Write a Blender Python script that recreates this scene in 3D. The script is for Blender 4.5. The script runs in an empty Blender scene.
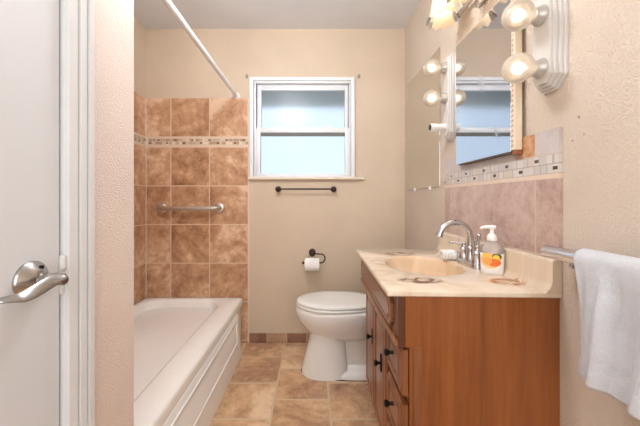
import bpy, bmesh, math, random
from mathutils import Vector, Matrix
random.seed(7)
PI = math.pi
S = bpy.context.scene
COL = S.collection

# ------------------------------------------------------------------ camera, world, exposure
EYE = 1.11
cd = bpy.data.cameras.new('camera')
cd.sensor_width = 36.0
cd.lens = 300.0 / 640.0 * 36.0
cd.shift_x = 8.0 / 640.0
cd.shift_y = -13.0 / 640.0
cd.clip_start = 0.01
cam = bpy.data.objects.new('camera', cd)
COL.objects.link(cam)
cam.location = (0, 0, EYE)
cam.rotation_euler = (PI / 2, 0, 0)
S.camera = cam

def lin(c):
    out = []
    for v in c[:3]:
        v /= 255.0
        out.append(v / 12.92 if v <= 0.04045 else ((v + 0.055) / 1.055) ** 2.4)
    return (out[0], out[1], out[2], 1.0)

w = bpy.data.worlds.new('sky')
S.world = w
w.use_nodes = True
wn = w.node_tree.nodes
bg = wn['Background']
bg.inputs[0].default_value = lin((212, 228, 246))
bg.inputs[1].default_value = 1.0

S.view_settings.view_transform = 'Standard'
S.view_settings.look = 'None'
S.view_settings.gamma = 1.0
S.view_settings.use_curve_mapping = False
S.view_settings.exposure = 0.44

FILL_GLOBE_POWER = 34.0
BULB_E = 2.3
SHADE_E = 5.5

def area(name, loc, rot, sx, sy, power, c):
    d = bpy.data.lights.new(name, 'AREA')
    d.shape = 'RECTANGLE'
    d.size, d.size_y = sx, sy
    d.energy = power
    d.color = c
    o = bpy.data.objects.new(name, d)
    COL.objects.link(o)
    o.location = loc
    o.rotation_euler = rot
    return o
# added soft fill from behind the viewer; the wall there has no opening
area('rear_fill', (0.1, -1.03, 1.45), (PI / 2, 0, 0), 1.1, 1.5, 16.0, (0.90, 0.96, 1.0))

# ------------------------------------------------------------------ node helper
class M:
    def __init__(self, name):
        self.m = bpy.data.materials.new(name)
        self.m.use_nodes = True
        self.t = self.m.node_tree
        self.p = self.t.nodes['Principled BSDF']
        self.out = self.t.nodes['Material Output']
    def n(self, kind, **kw):
        nd = self.t.nodes.new(kind)
        for k, v in kw.items():
            setattr(nd, k, v)
        return nd
    def put(self, sock, v):
        if hasattr(v, 'is_output'):
            self.t.links.new(v, sock)
        else:
            sock.default_value = v
    def math(self, op, a, b=0.0, c=0.0, clamp=False):
        nd = self.n('ShaderNodeMath', operation=op, use_clamp=clamp)
        for i, v in enumerate((a, b, c)):
            self.put(nd.inputs[i], v)
        return nd.outputs[0]
    def pos(self):
        s = self.n('ShaderNodeSeparateXYZ')
        self.t.links.new(self.n('ShaderNodeNewGeometry').outputs['Position'], s.inputs[0])
        return s.outputs
    def obj(self):
        s = self.n('ShaderNodeSeparateXYZ')
        tc = self.n('ShaderNodeTexCoord')
        self.t.links.new(tc.outputs['Object'], s.inputs[0])
        return s.outputs
    def vec(self, x, y, z):
        c = self.n('ShaderNodeCombineXYZ')
        for i, v in enumerate((x, y, z)):
            self.put(c.inputs[i], v)
        return c.outputs[0]
    def noise(self, v, scale, detail=4.0, rough=0.55, dist=0.0):
        nd = self.n('ShaderNodeTexNoise')
        self.put(nd.inputs['Vector'], v)
        nd.inputs['Scale'].default_value = scale
        nd.inputs['Detail'].default_value = detail
        nd.inputs['Roughness'].default_value = rough
        nd.inputs['Distortion'].default_value = dist
        return nd.outputs[0]
    def rand(self, v):
        nd = self.n('ShaderNodeTexWhiteNoise', noise_dimensions='3D')
        self.put(nd.inputs['Vector'], v)
        return nd.outputs[0]
    def ramp(self, f, stops, const=False):
        nd = self.n('ShaderNodeValToRGB')
        cr = nd.color_ramp
        if const:
            cr.interpolation = 'CONSTANT'
        while len(cr.elements) < len(stops):
            cr.elements.new(0.5)
        for e, (p, c) in zip(cr.elements, stops):
            e.position = p
            e.color = lin(c)
        self.put(nd.inputs[0], f)
        return nd.outputs[0]
    def mix(self, f, a, b, mode='MIX'):
        nd = self.n('ShaderNodeMix', data_type='RGBA', blend_type=mode)
        self.put(nd.inputs[0], f)
        self.put(nd.inputs[6], a)
        self.put(nd.inputs[7], b)
        return nd.outputs[2]
    def smooth(self, v, a, b, lo=0.0, hi=1.0):
        nd = self.n('ShaderNodeMapRange', interpolation_type='SMOOTHSTEP')
        self.put(nd.inputs[0], v)
        nd.inputs[1].default_value = a
        nd.inputs[2].default_value = b
        nd.inputs[3].default_value = lo
        nd.inputs[4].default_value = hi
        return nd.outputs[0]
    def bump(self, h, strength, dist):
        nd = self.n('ShaderNodeBump')
        nd.inputs['Strength'].default_value = strength
        nd.inputs['Distance'].default_value = dist
        self.put(nd.inputs['Height'], h)
        self.t.links.new(nd.outputs[0], self.p.inputs['Normal'])
    def base(self, c, rough=0.5, metal=0.0, spec=0.5, coat=0.0):
        self.put(self.p.inputs['Base Color'], c)
        self.put(self.p.inputs['Roughness'], rough)
        self.p.inputs['Metallic'].default_value = metal
        self.p.inputs['Specular IOR Level'].default_value = spec
        self.p.inputs['Coat Weight'].default_value = coat
        return self
    def cells(self, u, v, su, sv, ou=0.0, ov=0.0, shift=0.0, grout=0.004):
        """grid of tiles: returns (random 0..1 per tile, mask 1 on the tile 0 on the grout, cell vector)"""
        vv = self.math('DIVIDE', self.math('SUBTRACT', v, ov), sv)
        row = self.math('FLOOR', vv)
        uu = self.math('DIVIDE', self.math('SUBTRACT', u, ou), su)
        if shift:
            par = self.math('MODULO', self.math('ABSOLUTE', row), 2.0)
            uu = self.math('ADD', uu, self.math('MULTIPLY', par, shift))
        colm = self.math('FLOOR', uu)
        fu = self.math('SUBTRACT', uu, colm)
        fv = self.math('SUBTRACT', vv, row)
        du = self.math('MULTIPLY', self.math('MINIMUM', fu, self.math('SUBTRACT', 1.0, fu)), su)
        dv = self.math('MULTIPLY', self.math('MINIMUM', fv, self.math('SUBTRACT', 1.0, fv)), sv)
        mask = self.smooth(self.math('MINIMUM', du, dv), grout * 0.35, grout * 0.65)
        cell = self.vec(colm, row, 0.37)
        return self.rand(cell), mask, cell

def plain(name, c, rough=0.5, metal=0.0, spec=0.5, var=0.04, scale=18.0, bumpd=0.0):
    m = M(name)
    o = m.obj()
    nz = m.noise(m.vec(o[0], o[1], o[2]), scale)
    col = m.mix(nz, lin([v * (1 - var) for v in c]), lin([min(255, v * (1 + var)) for v in c]))
    m.base(col, rough, metal, spec)
    if bumpd:
        m.bump(m.noise(m.vec(o[0], o[1], o[2]), scale * 8), 0.3, bumpd)
    return m.m

# ------------------------------------------------------------------ materials
def wall_paint(name, c, c2, texture, strength, holes=()):
    m = M(name)
    x, y, z = m.pos()
    v = m.vec(x, y, z)
    col = m.mix(m.smooth(m.noise(v, 2.2, 3), 0.35, 0.65), lin(c), lin(c2))
    for hy, hz, r in holes:
        d = m.math('SQRT', m.math('ADD', m.math('POWER', m.math('SUBTRACT', y, hy), 2.0), m.math('POWER', m.math('SUBTRACT', z, hz), 2.0)))
        d = m.math('ADD', d, m.math('MULTIPLY', m.math('SUBTRACT', m.noise(v, 160, 1), 0.5), r * 1.2))
        col = m.mix(m.smooth(d, r * 0.5, r, 1.0, 0.0), col, lin((140, 112, 92)))
    m.base(col, 0.55, 0.0, 0.3)
    h = m.noise(v, texture, 3, 0.5)
    h = m.smooth(h, 0.40, 0.64)
    m.bump(h, strength, 0.003)
    return m.m

WALL_BACK = wall_paint('cream_wall_paint', (214, 194, 170), (208, 188, 164), 110, 0.2)
WALL_LEFT = wall_paint('pinkish_textured_paint', (242, 225, 213), (236, 219, 206), 190, 0.42)
WALL_RIGHT = wall_paint('cream_textured_paint', (216, 200, 182), (210, 193, 175), 180, 0.52,
                        holes=((0.815, 1.335, 0.0045), (0.835, 1.275, 0.0035), (0.80, 1.285, 0.003)))
CEIL = wall_paint('ceiling_paint', (228, 228, 230), (222, 222, 224), 60, 0.1)
WHITE_TRIM = plain('white_trim_paint', (226, 226, 226), 0.35, var=0.015)
DOOR_WHITE = plain('white_door_paint', (224, 225, 228), 0.4, var=0.02, scale=6)
VINYL = plain('white_vinyl', (236, 238, 240), 0.35, var=0.015)
PORCELAIN = plain('white_porcelain', (238, 235, 230), 0.12, var=0.01)
TUB = plain('tub_enamel', (248, 243, 236), 0.16, var=0.015)
SEATWHITE = plain('seat_plastic', (243, 241, 236), 0.2, var=0.01)
PAPER = plain('toilet_paper', (246, 242, 236), 0.9, var=0.02, bumpd=0.001)
PLASTIC = plain('white_plastic', (244, 242, 238), 0.35, var=0.01)
ROD = plain('white_rod_enamel', (246, 246, 246), 0.25, var=0.01)
CHROME = plain('chrome', (205, 205, 208), 0.12, 1.0, var=0.03)
NICKEL = plain('brushed_nickel', (168, 162, 157), 0.26, 1.0, var=0.05, scale=60)
STEEL = plain('brushed_steel', (206, 196, 186), 0.42, 1.0, var=0.06, scale=40)
SATIN = plain('satin_bar_metal', (222, 225, 231), 0.24, 1.0, var=0.03)
BRONZE = plain('dark_bronze', (70, 60, 56), 0.4, 0.85, var=0.15)
BLACKIRON = plain('black_iron', (30, 27, 26), 0.45, 0.6, var=0.1)
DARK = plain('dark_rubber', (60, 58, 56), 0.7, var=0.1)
GREYSTRIP = plain('grey_gap_shade', (112, 112, 108), 0.7, var=0.06)
BARPLATE = plain('light_bar_enamel', (206, 201, 195), 0.3, var=0.02)
SOCKET = plain('socket_metal', (186, 182, 176), 0.35, 0.4, var=0.05)
BEADWOOD = plain('frame_wood', (232, 214, 190), 0.45, var=0.05)
FRAMEDARK = plain('cabinet_edge', (96, 80, 70), 0.5, var=0.08)

def stone(m, v, stops, scale, cellr=None, tint=0.25):
    a = m.noise(v, scale, 7, 0.66, 0.6)
    b = m.noise(v, scale * 6.5, 5, 0.65, 0.3)
    f = m.math('ADD', m.math('MULTIPLY', a, 0.72), m.math('MULTIPLY', b, 0.28))
    if cellr is not None:
        f = m.math('ADD', f, m.math('MULTIPLY', m.math('SUBTRACT', cellr, 0.5), tint))
    return m.ramp(f, stops), b

def tile_mat(name, axes, stops, su, sv, ou, ov, shift, grout, gcol, scale=5.0, rough=0.35, tint=0.22, patch=None):
    m = M(name)
    p = m.pos()
    v3 = (p[0], p[1], p[2])
    u, v = v3[axes[0]], v3[axes[1]]
    r, mask, cell = m.cells(u, v, su, sv, ou, ov, shift, grout)
    off = m.n('ShaderNodeVectorMath', operation='MULTIPLY_ADD')
    m.put(off.inputs[0], cell)
    off.inputs[1].default_value = (3.1, 5.7, 2.3)
    m.put(off.inputs[2], m.vec(*v3))
    col, b = stone(m, off.outputs[0], stops, scale, r, tint)
    if patch:
        (a0, a1, b0, b1), pc = patch
        k = m.math('MULTIPLY', m.math('MULTIPLY', m.math('GREATER_THAN', u, a0), m.math('LESS_THAN', u, a1)),
                   m.math('MULTIPLY', m.math('GREATER_THAN', v, b0), m.math('LESS_THAN', v, b1)))
        col = m.mix(k, col, m.ramp(b, pc))
    col = m.mix(mask, lin(gcol), col)
    m.base(col, m.math('ADD', rough, m.math('MULTIPLY', m.math('SUBTRACT', 1.0, mask), 0.4)), 0.0, 0.45)
    m.bump(m.math('ADD', m.math('MULTIPLY', mask, 1.0), m.math('MULTIPLY', b, 0.25)), 0.35, 0.002)
    return m.m

ALC = [(0.36, (146, 102, 72)), (0.45, (180, 134, 100)), (0.53, (204, 160, 124)), (0.61, (230, 196, 164))]
FLR = [(0.34, (146, 106, 80)), (0.44, (188, 146, 112)), (0.53, (216, 176, 134)), (0.63, (238, 208, 172))]
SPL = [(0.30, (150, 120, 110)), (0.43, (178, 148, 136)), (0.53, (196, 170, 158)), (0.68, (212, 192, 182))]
FLOOR = tile_mat('floor_stone_tile', (1, 0), FLR, 0.30, 0.305, 1.67, -0.21, 0.5, 0.011, (216, 192, 160), 3.2, 0.42, 0.10)
ALCT = tile_mat('alcove_stone_tile', (0, 2), ALC, 0.30, 0.30, -1.096, 0.02, 0, 0.008, (222, 192, 164), 3.6, 0.36, 0.07)
ALCT_UP = tile_mat('alcove_stone_tile_top', (0, 2), ALC, 0.30, 0.32, -1.096, 1.601, 0, 0.008, (222, 192, 164), 3.6, 0.36, 0.07)
ALCS = tile_mat('alcove_side_tile', (1, 2), ALC, 0.30, 0.30, 2.33, 0.02, 0, 0.008, (222, 192, 164), 3.6, 0.36, 0.07)
ALCS_UP = tile_mat('alcove_side_tile_top', (1, 2), ALC, 0.30, 0.32, 2.33, 1.601, 0, 0.008, (222, 192, 164), 3.6, 0.36, 0.07)
SKIRT = tile_mat('skirting_tile', (0, 2), [(0.28, (128, 92, 74)), (0.42, (158, 118, 96)), (0.54, (178, 140, 114)), (0.7, (196, 160, 132))],
                 0.153, 0.30, -0.196, -0.1, 0, 0.006, (200, 172, 146), 5, 0.4, 0.5)
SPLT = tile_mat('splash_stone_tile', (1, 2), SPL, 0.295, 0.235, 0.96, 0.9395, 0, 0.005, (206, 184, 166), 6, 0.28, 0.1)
SPLT_UP = tile_mat('splash_top_tile', (1, 2), [(0.3, (176, 162, 156)), (0.5, (198, 186, 180)), (0.7, (210, 200, 194))], 0.0985, 0.2, 0.96, 1.248, 0, 0.004, (206, 190, 172), 6, 0.28, 0.12,
                   patch=((0.962, 1.056, 1.25, 1.33), [(0.3, (170, 112, 70)), (0.55, (198, 150, 108)), (0.7, (206, 172, 140))]))

def mosaic(name, ax, o, z0, z1, lo, liner):
    """liner strips above and below, small beige chips, sparse dark chips in two staggered rows"""
    m = M(name)
    p = m.pos()
    u, z = p[ax], p[2]
    h = z1 - z0
    r, mask, cell = m.cells(u, z, 0.052, h / 2, o, z0, 0.43, 0.003)
    r2, mask2, cell2 = m.cells(u, z, 0.026, h / 2, o, z0, 0.0, 0.003)
    pick = m.math('GREATER_THAN', m.rand(m.vec(r, 0.2, 0.9)), 0.55)
    mk = m.math('MINIMUM', mask, m.math('MAXIMUM', mask2, m.math('SUBTRACT', 1.0, pick)))
    col = m.ramp(m.math('ADD', m.math('MULTIPLY', r, 0.6), m.math('MULTIPLY', r2, 0.4)), lo, True)
    col = m.mix(mk, lin((204, 186, 166) if ax == 0 else (168, 156, 148)), col)
    # dark chips
    per = 0.146 if ax == 1 else 0.132
    def chips(phase, zc, dark):
        f = m.math('FRACT', m.math('DIVIDE', m.math('SUBTRACT', u, o + phase), per))
        du = m.math('ABSOLUTE', m.math('MULTIPLY', m.math('SUBTRACT', f, 0.5), per))
        dz = m.math('ABSOLUTE', m.math('SUBTRACT', z, zc))
        return m.math('MULTIPLY', m.math('LESS_THAN', du, 0.0090), m.math('LESS_THAN', dz, 0.0052))
    k1 = chips(0.0, z0 + h * 0.27, 0)
    k2 = chips(per * 0.5, z0 + h * 0.74, 0)
    col = m.mix(k1, col, lin((58, 42, 34)))
    col = m.mix(k2, col, lin((84, 72, 64)))
    inside = m.math('MULTIPLY', m.math('GREATER_THAN', z, z0), m.math('LESS_THAN', z, z1))
    col = m.mix(inside, lin(liner), col)
    m.base(col, 0.3, 0.0, 0.5)
    m.bump(mk, 0.3, 0.001)
    return m.m

MOS_LO = [(0.0, (214, 192, 168)), (0.3, (196, 168, 142)), (0.45, (226, 208, 186)), (0.62, (180, 146, 116)), (0.78, (204, 184, 162))]
MOS_A = mosaic('alcove_mosaic', 0, -1.06, 1.540, 1.587, MOS_LO, (222, 200, 176))
MOS_AS = mosaic('alcove_side_mosaic', 1, 1.0, 1.540, 1.587, MOS_LO, (222, 200, 176))
MOS_S = mosaic('splash_mosaic', 1, 0.808, 1.189, 1.247, [(0.0, (206, 197, 190)), (0.3, (199, 190, 182)), (0.45, (212, 203, 194)), (0.65, (204, 190, 176)), (0.8, (207, 198, 191))], (222, 200, 178))

def wood(name, stops, axis, rough=0.32, scale=6.0):
    m = M(name)
    o = m.obj()
    sq = [1.0, 1.0, 1.0]
    sq[axis] = 0.06
    v = m.vec(*[m.math('MULTIPLY', o[i], sq[i]) for i in range(3)])
    a = m.noise(v, scale * 2.2, 4, 0.6, 0.9)
    b = m.noise(v, scale * 16, 3, 0.65)
    f = m.math('ADD', m.math('MULTIPLY', a, 0.68), m.math('MULTIPLY', b, 0.32))
    m.base(m.ramp(f, stops), rough, 0.0, 0.5, 0.25)
    m.p.inputs['Coat Roughness'].default_value = 0.25
    m.bump(b, 0.08, 0.001)
    return m.m

W1 = [(0.3, (117, 61, 25)), (0.45, (139, 77, 34)), (0.56, (150, 86, 40)), (0.7, (163, 100, 50))]
W2 = [(0.3, (104, 58, 32)), (0.45, (128, 76, 44)), (0.56, (144, 88, 54)), (0.7, (164, 106, 70))]
W3 = [(0.3, (70, 36, 20)), (0.5, (90, 48, 28)), (0.7, (108, 62, 38))]
WOOD_SIDE = wood('maple_side_panel', W1, 2)
WOOD_FRONT = wood('stained_front_wood', W2, 2)
WOOD_RAIL = wood('stained_rail_wood', W2, 1)
WOOD_DARK = wood('dark_edge_wood', W3, 2)

def marble():
    m = M('cultured_marble')
    x, y, z = m.pos()
    v = m.vec(x, y, 0.0)
    n1 = m.noise(v, 7, 5, 0.6, 1.5)
    col = m.ramp(n1, [(0.3, (212, 188, 160)), (0.5, (224, 204, 180)), (0.7, (232, 216, 198))])
    veins = m.math('ABSOLUTE', m.math('SUBTRACT', m.noise(v, 8, 3, 0.55, 2.6), 0.5))
    veins = m.smooth(veins, 0.0, 0.09, 1.0, 0.0)
    tot = None
    for cx, cy, rx, ry, c, amt in ((0.435, 1.50, 0.085, 0.06, (128, 92, 76), 0.9), (0.365, 1.005, 0.085, 0.043, (122, 88, 74), 1.0), (0.64, 0.985, 0.06, 0.05, (168, 112, 66), 0.9), (0.30, 1.30, 0.05, 0.08, (190, 156, 124), 0.6)):
        e = m.math('ADD', m.math('POWER', m.math('DIVIDE', m.math('SUBTRACT', x, cx), rx), 2.0), m.math('POWER', m.math('DIVIDE', m.math('SUBTRACT', y, cy), ry), 2.0))
        k = m.smooth(e, 0.35, 1.1, 1.0, 0.0)
        k = m.math('MULTIPLY', m.math('MULTIPLY', k, amt), m.math('ADD', m.math('MULTIPLY', veins, 0.85), m.smooth(m.noise(v, 22, 3), 0.42, 0.62, 0.08, 0.75)), clamp=True)
        col = m.mix(k, col, lin(c))
    # the bowl has a warmer body colour than the deck
    e = m.math('ADD', m.math('POWER', m.math('DIVIDE', m.math('SUBTRACT', x, 0.465), 0.158), 2.0), m.math('POWER', m.math('DIVIDE', m.math('SUBTRACT', y, 1.2545), 0.193), 2.0))
    k = m.smooth(e, 0.93, 1.03, 1.0, 0.0)
    k = m.math('MULTIPLY', k, m.math('LESS_THAN', z, 0.8395))
    col = m.mix(k, col, m.ramp(m.noise(v, 9, 4, 0.6, 1.5), [(0.3, (216, 182, 146)), (0.7, (232, 206, 174))]))
    m.base(col, 0.14, 0.0, 0.5)
    return m.m
MARBLE = marble()

def mirror_mat(name, tone, smear):
    m = M(name)
    o = m.pos()
    v = m.vec(m.math('MULTIPLY', o[0], 1.0), m.math('MULTIPLY', m.math('ADD', o[1], m.math('MULTIPLY', o[2], -0.35)), 1.0), m.math('MULTIPLY', o[2], 0.18))
    f = m.noise(v, 16, 3, 0.6, 0.3)
    m.base(lin(tone), m.smooth(f, 0.52, 0.74, 0.015, smear), 1.0, 0.5)
    return m.m
MIRROR = mirror_mat('mirror_silver', (206, 207, 210), 0.16)
MIRROR2 = mirror_mat('old_mirror_silver', (214, 212, 206), 0.06)

def emit(name, c, e):
    m = M(name)
    m.base(lin(c), 0.5)
    m.put(m.p.inputs['Emission Color'], lin(c))
    m.p.inputs['Emission Strength'].default_value = e
    return m.m
BULB_CORE = emit('glowing_filament', (255, 240, 220), BULB_E)
SHADE_CORE = emit('glowing_lamp', (255, 234, 205), SHADE_E)

def clear_glass(name, c, through, gloss_rough=0.05, body=(255, 240, 220), bodyw=0.3, ribs=0.0):
    m = M(name)
    t = m.n('ShaderNodeBsdfTransparent')
    t.inputs[0].default_value = lin(c)
    tr = m.n('ShaderNodeBsdfTranslucent')
    tr.inputs[0].default_value = lin(body)
    df = m.n('ShaderNodeBsdfDiffuse')
    df.inputs[0].default_value = lin(body)
    gl = m.n('ShaderNodeBsdfGlossy')
    gl.inputs['Roughness'].default_value = gloss_rough
    a = m.n('ShaderNodeMixShader'); a.inputs[0].default_value = 0.5
    m.t.links.new(tr.outputs[0], a.inputs[1]); m.t.links.new(df.outputs[0], a.inputs[2])
    b = m.n('ShaderNodeMixShader')
    lw = m.n('ShaderNodeLayerWeight'); lw.inputs[0].default_value = 0.35
    m.put(b.inputs[0], m.math('ADD', bodyw, m.math('MULTIPLY', lw.outputs['Facing'], 0.45), clamp=True))
    m.t.links.new(t.outputs[0], b.inputs[1]); m.t.links.new(a.outputs[0], b.inputs[2])
    g = m.n('ShaderNodeMixShader')
    fr = m.n('ShaderNodeFresnel'); fr.inputs[0].default_value = 1.45
    m.t.links.new(fr.outputs[0], g.inputs[0])
    m.t.links.new(b.outputs[0], g.inputs[1]); m.t.links.new(gl.outputs[0], g.inputs[2])
    if ribs:
        o = m.obj()
        bp = m.n('ShaderNodeBump')
        bp.inputs['Strength'].default_value = 0.4
        bp.inputs['Distance'].default_value = 0.002
        m.put(bp.inputs['Height'], m.math('SINE', m.math('MULTIPLY', m.math('ARCTAN2', o[1], o[2]), ribs)))
        m.t.links.new(bp.outputs[0], gl.inputs['Normal'])
    m.t.links.new(g.outputs[0], m.out.inputs[0])
    return m.m
BULB_GLASS = clear_glass('bulb_glass', (255, 250, 242), 0.7, 0.05, (255, 244, 230), 0.30, 24)
SHADE_GLASS = clear_glass('frosted_shade_glass', (255, 240, 214), 0.2, 0.2, (250, 232, 204), 0.85)
BOTTLE_TOP = clear_glass('clear_bottle_plastic', (252, 250, 250), 0.8, 0.06, (248, 242, 240), 0.30)

def frosted():
    m = M('frosted_window_glass')
    o = m.pos()
    m.base(lin((244, 249, 252)), 0.27, 0.0, 0.35)
    m.p.inputs['Transmission Weight'].default_value = 1.0
    m.p.inputs['IOR'].default_value = 1.3
    m.bump(m.noise(m.vec(o[0], o[1], o[2]), 70, 2), 0.12, 0.002)
    return m.m
FROST = frosted()

def bottle_label():
    m = M('soap_label_print')
    o = m.obj()
    x, z = o[0], o[2]
    col = lin((246, 240, 236))
    def blob(cx, cz, rx, rz, c, c2, col):
        e = m.math('ADD', m.math('POWER', m.math('DIVIDE', m.math('SUBTRACT', x, cx), rx), 2.0), m.math('POWER', m.math('DIVIDE', m.math('SUBTRACT', z, cz), rz), 2.0))
        k = m.math('LESS_THAN', e, 1.0)
        cc = m.mix(m.noise(m.vec(x, 0.0, z), 90, 2), lin(c), lin(c2))
        return m.mix(k, col, cc)
    col = blob(-0.004, 0.052, 0.031, 0.03, (248, 204, 150), (250, 190, 120), col)
    col = blob(-0.018, 0.070, 0.012, 0.011, (244, 206, 96), (240, 190, 70), col)
    col = blob(0.015, 0.066, 0.015, 0.013, (70, 70, 44), (110, 96, 40), col)
    col = blob(0.013, 0.061, 0.011, 0.011, (240, 200, 50), (250, 220, 90), col)
    col = blob(0.006, 0.044, 0.022, 0.014, (240, 130, 50), (226, 96, 40), col)
    col = blob(-0.014, 0.048, 0.014, 0.014, (248, 176, 100), (250, 150, 70), col)
    m.base(col, 0.3)
    return m.m
LABELP = bottle_label()

def terry():
    m = M('white_terry_cloth')
    o = m.pos()
    v = m.vec(o[0], o[1], o[2])
    m.base(m.mix(m.noise(v, 40, 3), lin((208, 210, 214)), lin((228, 229, 232))), 0.95, 0.0, 0.1)
    m.p.inputs['Sheen Weight'].default_value = 0.3
    m.bump(m.math('ADD', m.noise(v, 420, 2), m.noise(v, 60, 3)), 0.8, 0.005)
    return m.m
TERRY = terry()
OUT_EAVE = plain('eave_boards', (196, 196, 190), 0.8, var=0.08)
OUT_GROUND = plain('outside_ground', (186, 188, 186), 0.9, var=0.1)

# ------------------------------------------------------------------ mesh helpers
def nb():
    return bmesh.new()

def bx(b, x0, x1, y0, y1, z0, z1, bev=0.0, seg=2):
    t = nb()
    bmesh.ops.create_cube(t, size=1.0)
    for v in t.verts:
        v.co = Vector(((x0 + x1) / 2 + v.co.x * (x1 - x0), (y0 + y1) / 2 + v.co.y * (y1 - y0), (z0 + z1) / 2 + v.co.z * (z1 - z0)))
    if bev:
        bmesh.ops.bevel(t, geom=t.edges[:], offset=bev, segments=seg, profile=0.5, affect='EDGES')
    join(b, t)
    return b

def join(b, t, mat=None):
    if mat is not None:
        t.transform(mat)
    me = bpy.data.meshes.new('tmp')
    t.to_mesh(me)
    t.free()
    b.from_mesh(me)
    bpy.data.meshes.remove(me)
    return b

def loft(b, loops, cap0=True, cap1=True, closed=True):
    rows = [[b.verts.new(p) for p in lp] for lp in loops]
    n = len(rows[0])
    for i in range(len(rows) - 1):
        for j in range(n if closed else n - 1):
            k = (j + 1) % n
            b.faces.new((rows[i][j], rows[i][k], rows[i + 1][k], rows[i + 1][j]))
    if cap0:
        b.faces.new(list(reversed(rows[0])))
    if cap1:
        b.faces.new(rows[-1])
    return b

def axes_for(d):
    d = Vector(d).normalized()
    up = Vector((0, 0, 1)) if abs(d.z) < 0.9 else Vector((1, 0, 0))
    a = d.cross(up).normalized()
    return a, a.cross(d).normalized()

def lathe(b, base, axis, prof, n=32, cap=True):
    """prof: list of (distance along axis, radius)"""
    base = Vector(base); axis = Vector(axis).normalized()
    a, c = axes_for(axis)
    loops = []
    for h, r in prof:
        loops.append([base + axis * h + (a * math.cos(2 * PI * i / n) + c * math.sin(2 * PI * i / n)) * max(r, 1e-5) for i in range(n)])
    return loft(b, loops, cap, cap)

def tube(b, pts, r, n=14, cap=True):
    pts = [Vector(p) for p in pts]
    rs = r if isinstance(r, (list, tuple)) else [r] * len(pts)
    loops = []
    a = None
    for i, p in enumerate(pts):
        d = (pts[min(i + 1, len(pts) - 1)] - pts[max(i - 1, 0)]).normalized()
        if a is None:
            a, c = axes_for(d)
        else:
            a = (a - d * a.dot(d)).normalized()
            c = a.cross(d).normalized()
        loops.append([p + (a * math.cos(2 * PI * j / n) + c * math.sin(2 * PI * j / n)) * rs[i] for j in range(n)])
    return loft(b, loops, cap, cap)

def sphere(b, c, r, seg=24, sc=(1, 1, 1)):
    t = nb()
    bmesh.ops.create_uvsphere(t, u_segments=seg, v_segments=seg // 2, radius=1.0)
    return join(b, t, Matrix.Translation(c) @ Matrix.Diagonal((r * sc[0], r * sc[1], r * sc[2], 1)))

def rrect(x0, x1, y0, y1, r, z, n=64):
    """rounded rectangle loop, n points spread over it by corner"""
    pts = []
    q = n // 4
    for cx, cy, a0 in ((x1 - r, y1 - r, 0), (x0 + r, y1 - r, PI / 2), (x0 + r, y0 + r, PI), (x1 - r, y0 + r, 1.5 * PI)):
        for i in range(q):
            a = a0 + (PI / 2) * i / (q - 1)
            pts.append(Vector((cx + r * math.cos(a), cy + r * math.sin(a), z)))
    return pts

def skew(b):
    # the cabinet and its top are a little out of square with the wall
    for v in b.verts:
        t = (XR - v.co.x) / 0.5
        f = (v.co.y - 0.868) / 0.78
        v.co.x += 0.0245 * (v.co.y - 0.868) * t
        v.co.y += 0.017 * t * (1 - f)
    return b

def wpos(o):
    p = Vector((0, 0, 0))
    while o is not None:
        p += o.location
        o = o.parent
    return p

def obj(name, b, mat, parent=None, smooth=True, angle=40, origin=None):
    root = parent
    while root is not None and root.parent is not None:
        root = root.parent
    if root is not None and root.name in ('vanity_cabinet', 'countertop'):
        skew(b)
    if parent is not None:
        off = wpos(parent)
    elif origin is not None:
        off = Vector(origin)
    else:
        xs = [v.co for v in b.verts]
        off = Vector(((min(v.x for v in xs) + max(v.x for v in xs)) / 2, (min(v.y for v in xs) + max(v.y for v in xs)) / 2, min(v.z for v in xs)))
    bmesh.ops.remove_doubles(b, verts=b.verts[:], dist=1e-6)
    bmesh.ops.recalc_face_normals(b, faces=b.faces[:])
    for v in b.verts:
        v.co -= off
    me = bpy.data.meshes.new(name)
    b.to_mesh(me)
    b.free()
    mats = mat if isinstance(mat, (list, tuple)) else [mat]
    for k in mats:
        me.materials.append(k)
    if smooth:
        for p in me.polygons:
            p.use_smooth = True
        me.set_sharp_from_angle(angle=math.radians(angle))
    o = bpy.data.objects.new(name, me)
    COL.objects.link(o)
    if parent is not None:
        o.parent = parent
    else:
        o.location = off
    return o

def tag(o, label, cat, group=None):
    o['label'] = label
    o['category'] = cat
    if group:
        o['group'] = group
    return o

def thing(name, loc, label, cat, group=None):
    o = bpy.data.objects.new(name, None)
    COL.objects.link(o)
    o.location = loc
    o.empty_display_size = 0.05
    return tag(o, label, cat, group)

def struct(name, b, mat, smooth=False):
    o = obj(name, b, mat, smooth=smooth)
    o['kind'] = 'structure'
    return o

def dup(root, delta):
    r = root.copy(); COL.objects.link(r); r.location = root.location + Vector(delta)
    for ch in list(root.children):
        c = ch.copy(); COL.objects.link(c); c.parent = r
        for g in list(ch.children):
            d = g.copy(); COL.objects.link(d); d.parent = c
    return r

# ------------------------------------------------------------------ the room
D = 2.34            # back wall
XR = 0.725          # right wall
XL = -0.50          # near left wall (door)
XT = -1.295         # left wall of the tub alcove
YP = 0.845          # end of the near left wall
H = 2.446
YF = -1.05          # wall behind the camera

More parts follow.
